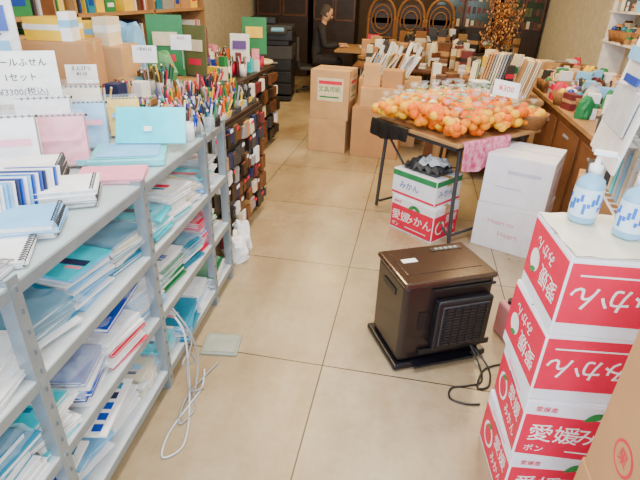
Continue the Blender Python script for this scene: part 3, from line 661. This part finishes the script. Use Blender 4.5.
for i in range(8): k.box((.88+i*.018,4.55,.75+.15),(.012,.22,.30),R.choice([CREAM,CART,GREY]),ry=.22,rz=-.1)
k.build('standing_magazines')
k=MB()
for i in range(10): k.box((.55,4.43,.75+.01+i*.012),(.14,.14,.01),R.choice([WH,GRN,WH]),rz=.3)
for i in range(4): k.box((.51+i*.012,4.66+i*.04,.75+.13),(.05,.006,.24),R.choice([WH,GRN,CREAM]),rz=-.4,rx=-.2)
k.build('greeting_card_display')
k=MB(); gifts(k,50,.53,1.0,4.9,5.55,.75,.3,pal); k.build('small_gift_boxes')
k=MB(); k.lathe([(.001,0),(.07,0),(.1,.12),(.06,.24),(.045,.3),(.06,.32),(.05,.32),(.03,.28)],(0,0,0),DBR,18)
for i in range(110):
    a=R.uniform(0,6.28); r=R.uniform(.02,.2); h=R.uniform(.42,.8); e=(r*math.cos(a),r*math.sin(a),h)
    k.tube([(0,0,.28),(e[0]*.3,e[1]*.3,h*.65),e],.003,BRN,4,3)
    for q in range(6): t=q/6*.5; k.ball((e[0]*(1-t*.5)+R.uniform(-.02,.02),e[1]*(1-t*.5)+R.uniform(-.02,.02),e[2]-t*.35+R.uniform(-.02,.02)),.009,R.choice([BLOOM,BLOOM2,BLOOM2,BRN]),1.6,5,4)
k.build('dried_flower_vase',(.85,5.9,.75))
disp_table('plant_stand',.65,1.05,5.7,6.05,.75,DBR)
# ------------------------------------------------------------ right counter
k=MB(); k.box((1.6,4.45,.36),(.86,3.1,.72),BRN); k.box((1.6,4.45,.735),(.92,3.16,.03),LWD)
for i in range(5): k.box((1.165,3.2+i*.62,.36),(.012,.54,.6),mat('counter_panel',(124,80,50),.5),bev=.004)
for i in range(5): k.box((1.155,3.2+i*.62,.6),(.012,.12,.015),GREY)
k.build('wooden_counter')
k=MB(); gifts(k,260,1.2,1.75,2.98,5.9,.75,.22,pal)
for i in range(14): cup(k,R.uniform(1.25,1.7),R.uniform(3.0,5.5),.75,R.choice([WH,BLK,WICK]),7,.04,.1,.18,dull)
for i in range(12): k.box((R.uniform(1.3,1.7),R.uniform(3.1,5.6),.81),(.16,.004,.12),R.choice([WH,YEL,WH,CREAM]),rz=R.uniform(-.6,.3),rx=-.2)
k.build('desk_clutter')
k=MB(); standing(k,1.90,3.2,3.75,.75,[BLU,BLU,DK,LBL],.3,.36,.2,tilt=.04); k.build('ring_binders')
k=MB()
for z in (1.15,1.42): k.box((1.97,4.3,z),(.24,3.0,.02),WH)
for y in (2.85,4.3,5.75): k.box((1.97,y,1.14),(.22,.03,.76),WH)
k.build('goods_shelf')
k=MB(); gifts(k,70,1.90,2.0,2.95,4.2,1.16,.18,pal); gifts(k,60,1.90,2.0,4.4,5.65,1.16,.18,pal); gifts(k,110,1.90,2.0,2.95,5.65,1.43,.2,pal+[RED]); k.build('boxed_goods')
k=MB(); k.lathe([(.001,0),(.1,0),(.13,.08),(.135,.1),(.12,.1),(.09,.01)],(0,0,0),WICK,20)
for i in range(18):k.ball((R.uniform(-.07,.07),R.uniform(-.07,.07),R.uniform(.06,.11)),.03,R.choice([ORG2,YEL,CREAM]),1,8,5)
k.build('fruit_basket',(.80,3.54,.713))
k=MB(); k.box((0,0,.33),(.30,.28,.66),CART,bev=.005); k.box((0,0,.662),(.3,.05,.002),TAPE); k.box((-.151,0,.5),(.002,.2,.1),CREAM)
k.box((0,0,.70),(.24,.2,.07),DK,bev=.004); k.box((.02,0,.76),(.2,.18,.05),LBL,bev=.004); k.box((-.02,.02,.80),(.16,.16,.03),WH,rz=.3)
k.build('cardboard_box',(1.08,2.66,0),-.3)
k=MB()
for x in (0,.34):
    for y in (0,.5): k.cyl((x,y,0),(x,y,1.35),.01,WH,8)
for z in (.3,.7,1.0,1.3):
    for i in range(8): k.cyl((0,i*.5/7,z),(.34,i*.5/7,z),.004,WH,6)
    for x in (0,.34): k.cyl((x,0,z),(x,.5,z),.006,WH,6)
    for y in (0,.5): k.cyl((0,y,z),(.34,y,z),.006,WH,6)
k.build('wire_display_rack',(.88,1.92,0),-.12)
k=MB()
for z in (.306,.706,1.006):
    for i in range(9):
        h=R.uniform(.16,.26); k.box((.17,.04+i*.052,z+h/2),(.28,.03,h),R.choice([WH,LBL,WH,TEAL,PALE,CREAM]),rx=R.uniform(-.12,.12))
k.box((-.05,.25,1.17),(.014,.46,.54),WH,ry=.14,bev=.003); k.box((-.052,.25,1.32),(.008,.38,.05),LBL,ry=.14); k.box((-.075,.25,1.12),(.008,.36,.16),PALE,ry=.14); k.box((-.066,.25,1.23),(.008,.2,.03),BLU,ry=.14)
for y_ in (.05,.45): k.tube([(0,y_,1.3),(-.03,y_,1.38),(-.03,y_,1.42)],.003,WH,5,4)
k.build('bagged_craft_goods',(.88,1.92,0),-.12)
# ------------------------------------------------------------ lights
def lamp(y,x,col,e,L=1.2):
    k=MB(); k.box((0,0,.03),(.22,L,.05),WH,bev=.01)
    for s in(-1,1): k.cyl((s*.05,-L/2+.03,-.01),(s*.05,L/2-.03,-.01),.014,mat('tube_%d'%col[2],col,emit=3),10)
    k.build('fluorescent_lamp',(x,y,ZC-.06))
    l=bpy.data.lights.new('tube_light','AREA'); l.shape='RECTANGLE'; l.size=.3; l.size_y=L; l.energy=e; l.color=[lin(c) for c in col]
    o=bpy.data.objects.new('ceiling_light',l); o.location=(x,y,ZC-.12); bpy.context.scene.collection.objects.link(o)
W1=(255,250,244); W2=(255,220,158)
lamp(1.2,-.6,W1,54); lamp(2.2,.7,W1,44); lamp(3.6,-.8,W2,66); lamp(4.6,.9,W2,58); lamp(6.3,-1.0,W2,64); lamp(8.4,.2,W2,34)
l=bpy.data.lights.new('daylight','AREA'); l.shape='RECTANGLE'; l.size=4.6; l.size_y=2.3; l.energy=240; l.color=(.80,.90,1)
o=bpy.data.objects.new('shopfront_daylight',l); o.location=(-.4,-1.4,1.5); o.rotation_euler=(math.radians(78),0,0); bpy.context.scene.collection.objects.link(o)
w=bpy.data.worlds.new('World'); bpy.context.scene.world=w; w.use_nodes=True
w.node_tree.nodes['Background'].inputs[0].default_value=(.75,.87,1,1); w.node_tree.nodes['Background'].inputs[1].default_value=1.3
# ------------------------------------------------------------ camera
psi=math.radians(10); phi=math.radians(27.3); th=math.radians(2)
fw=Vector((-math.sin(psi)*math.cos(phi),math.cos(psi)*math.cos(phi),-math.sin(phi))); rt=Vector((math.cos(psi),math.sin(psi),0)); up=rt.cross(fw)
r2=rt*math.cos(th)+up*math.sin(th); u2=up*math.cos(th)-rt*math.sin(th)
M=Matrix((( r2.x,u2.x,-fw.x,0),(r2.y,u2.y,-fw.y,0),(r2.z,u2.z,-fw.z,1.5),(0,0,0,1)))
cd=bpy.data.cameras.new('camera'); cd.lens=27; cd.sensor_width=36; cd.clip_start=.02
co=bpy.data.objects.new('camera',cd); co.matrix_world=M; bpy.context.scene.collection.objects.link(co); bpy.context.scene.camera=co
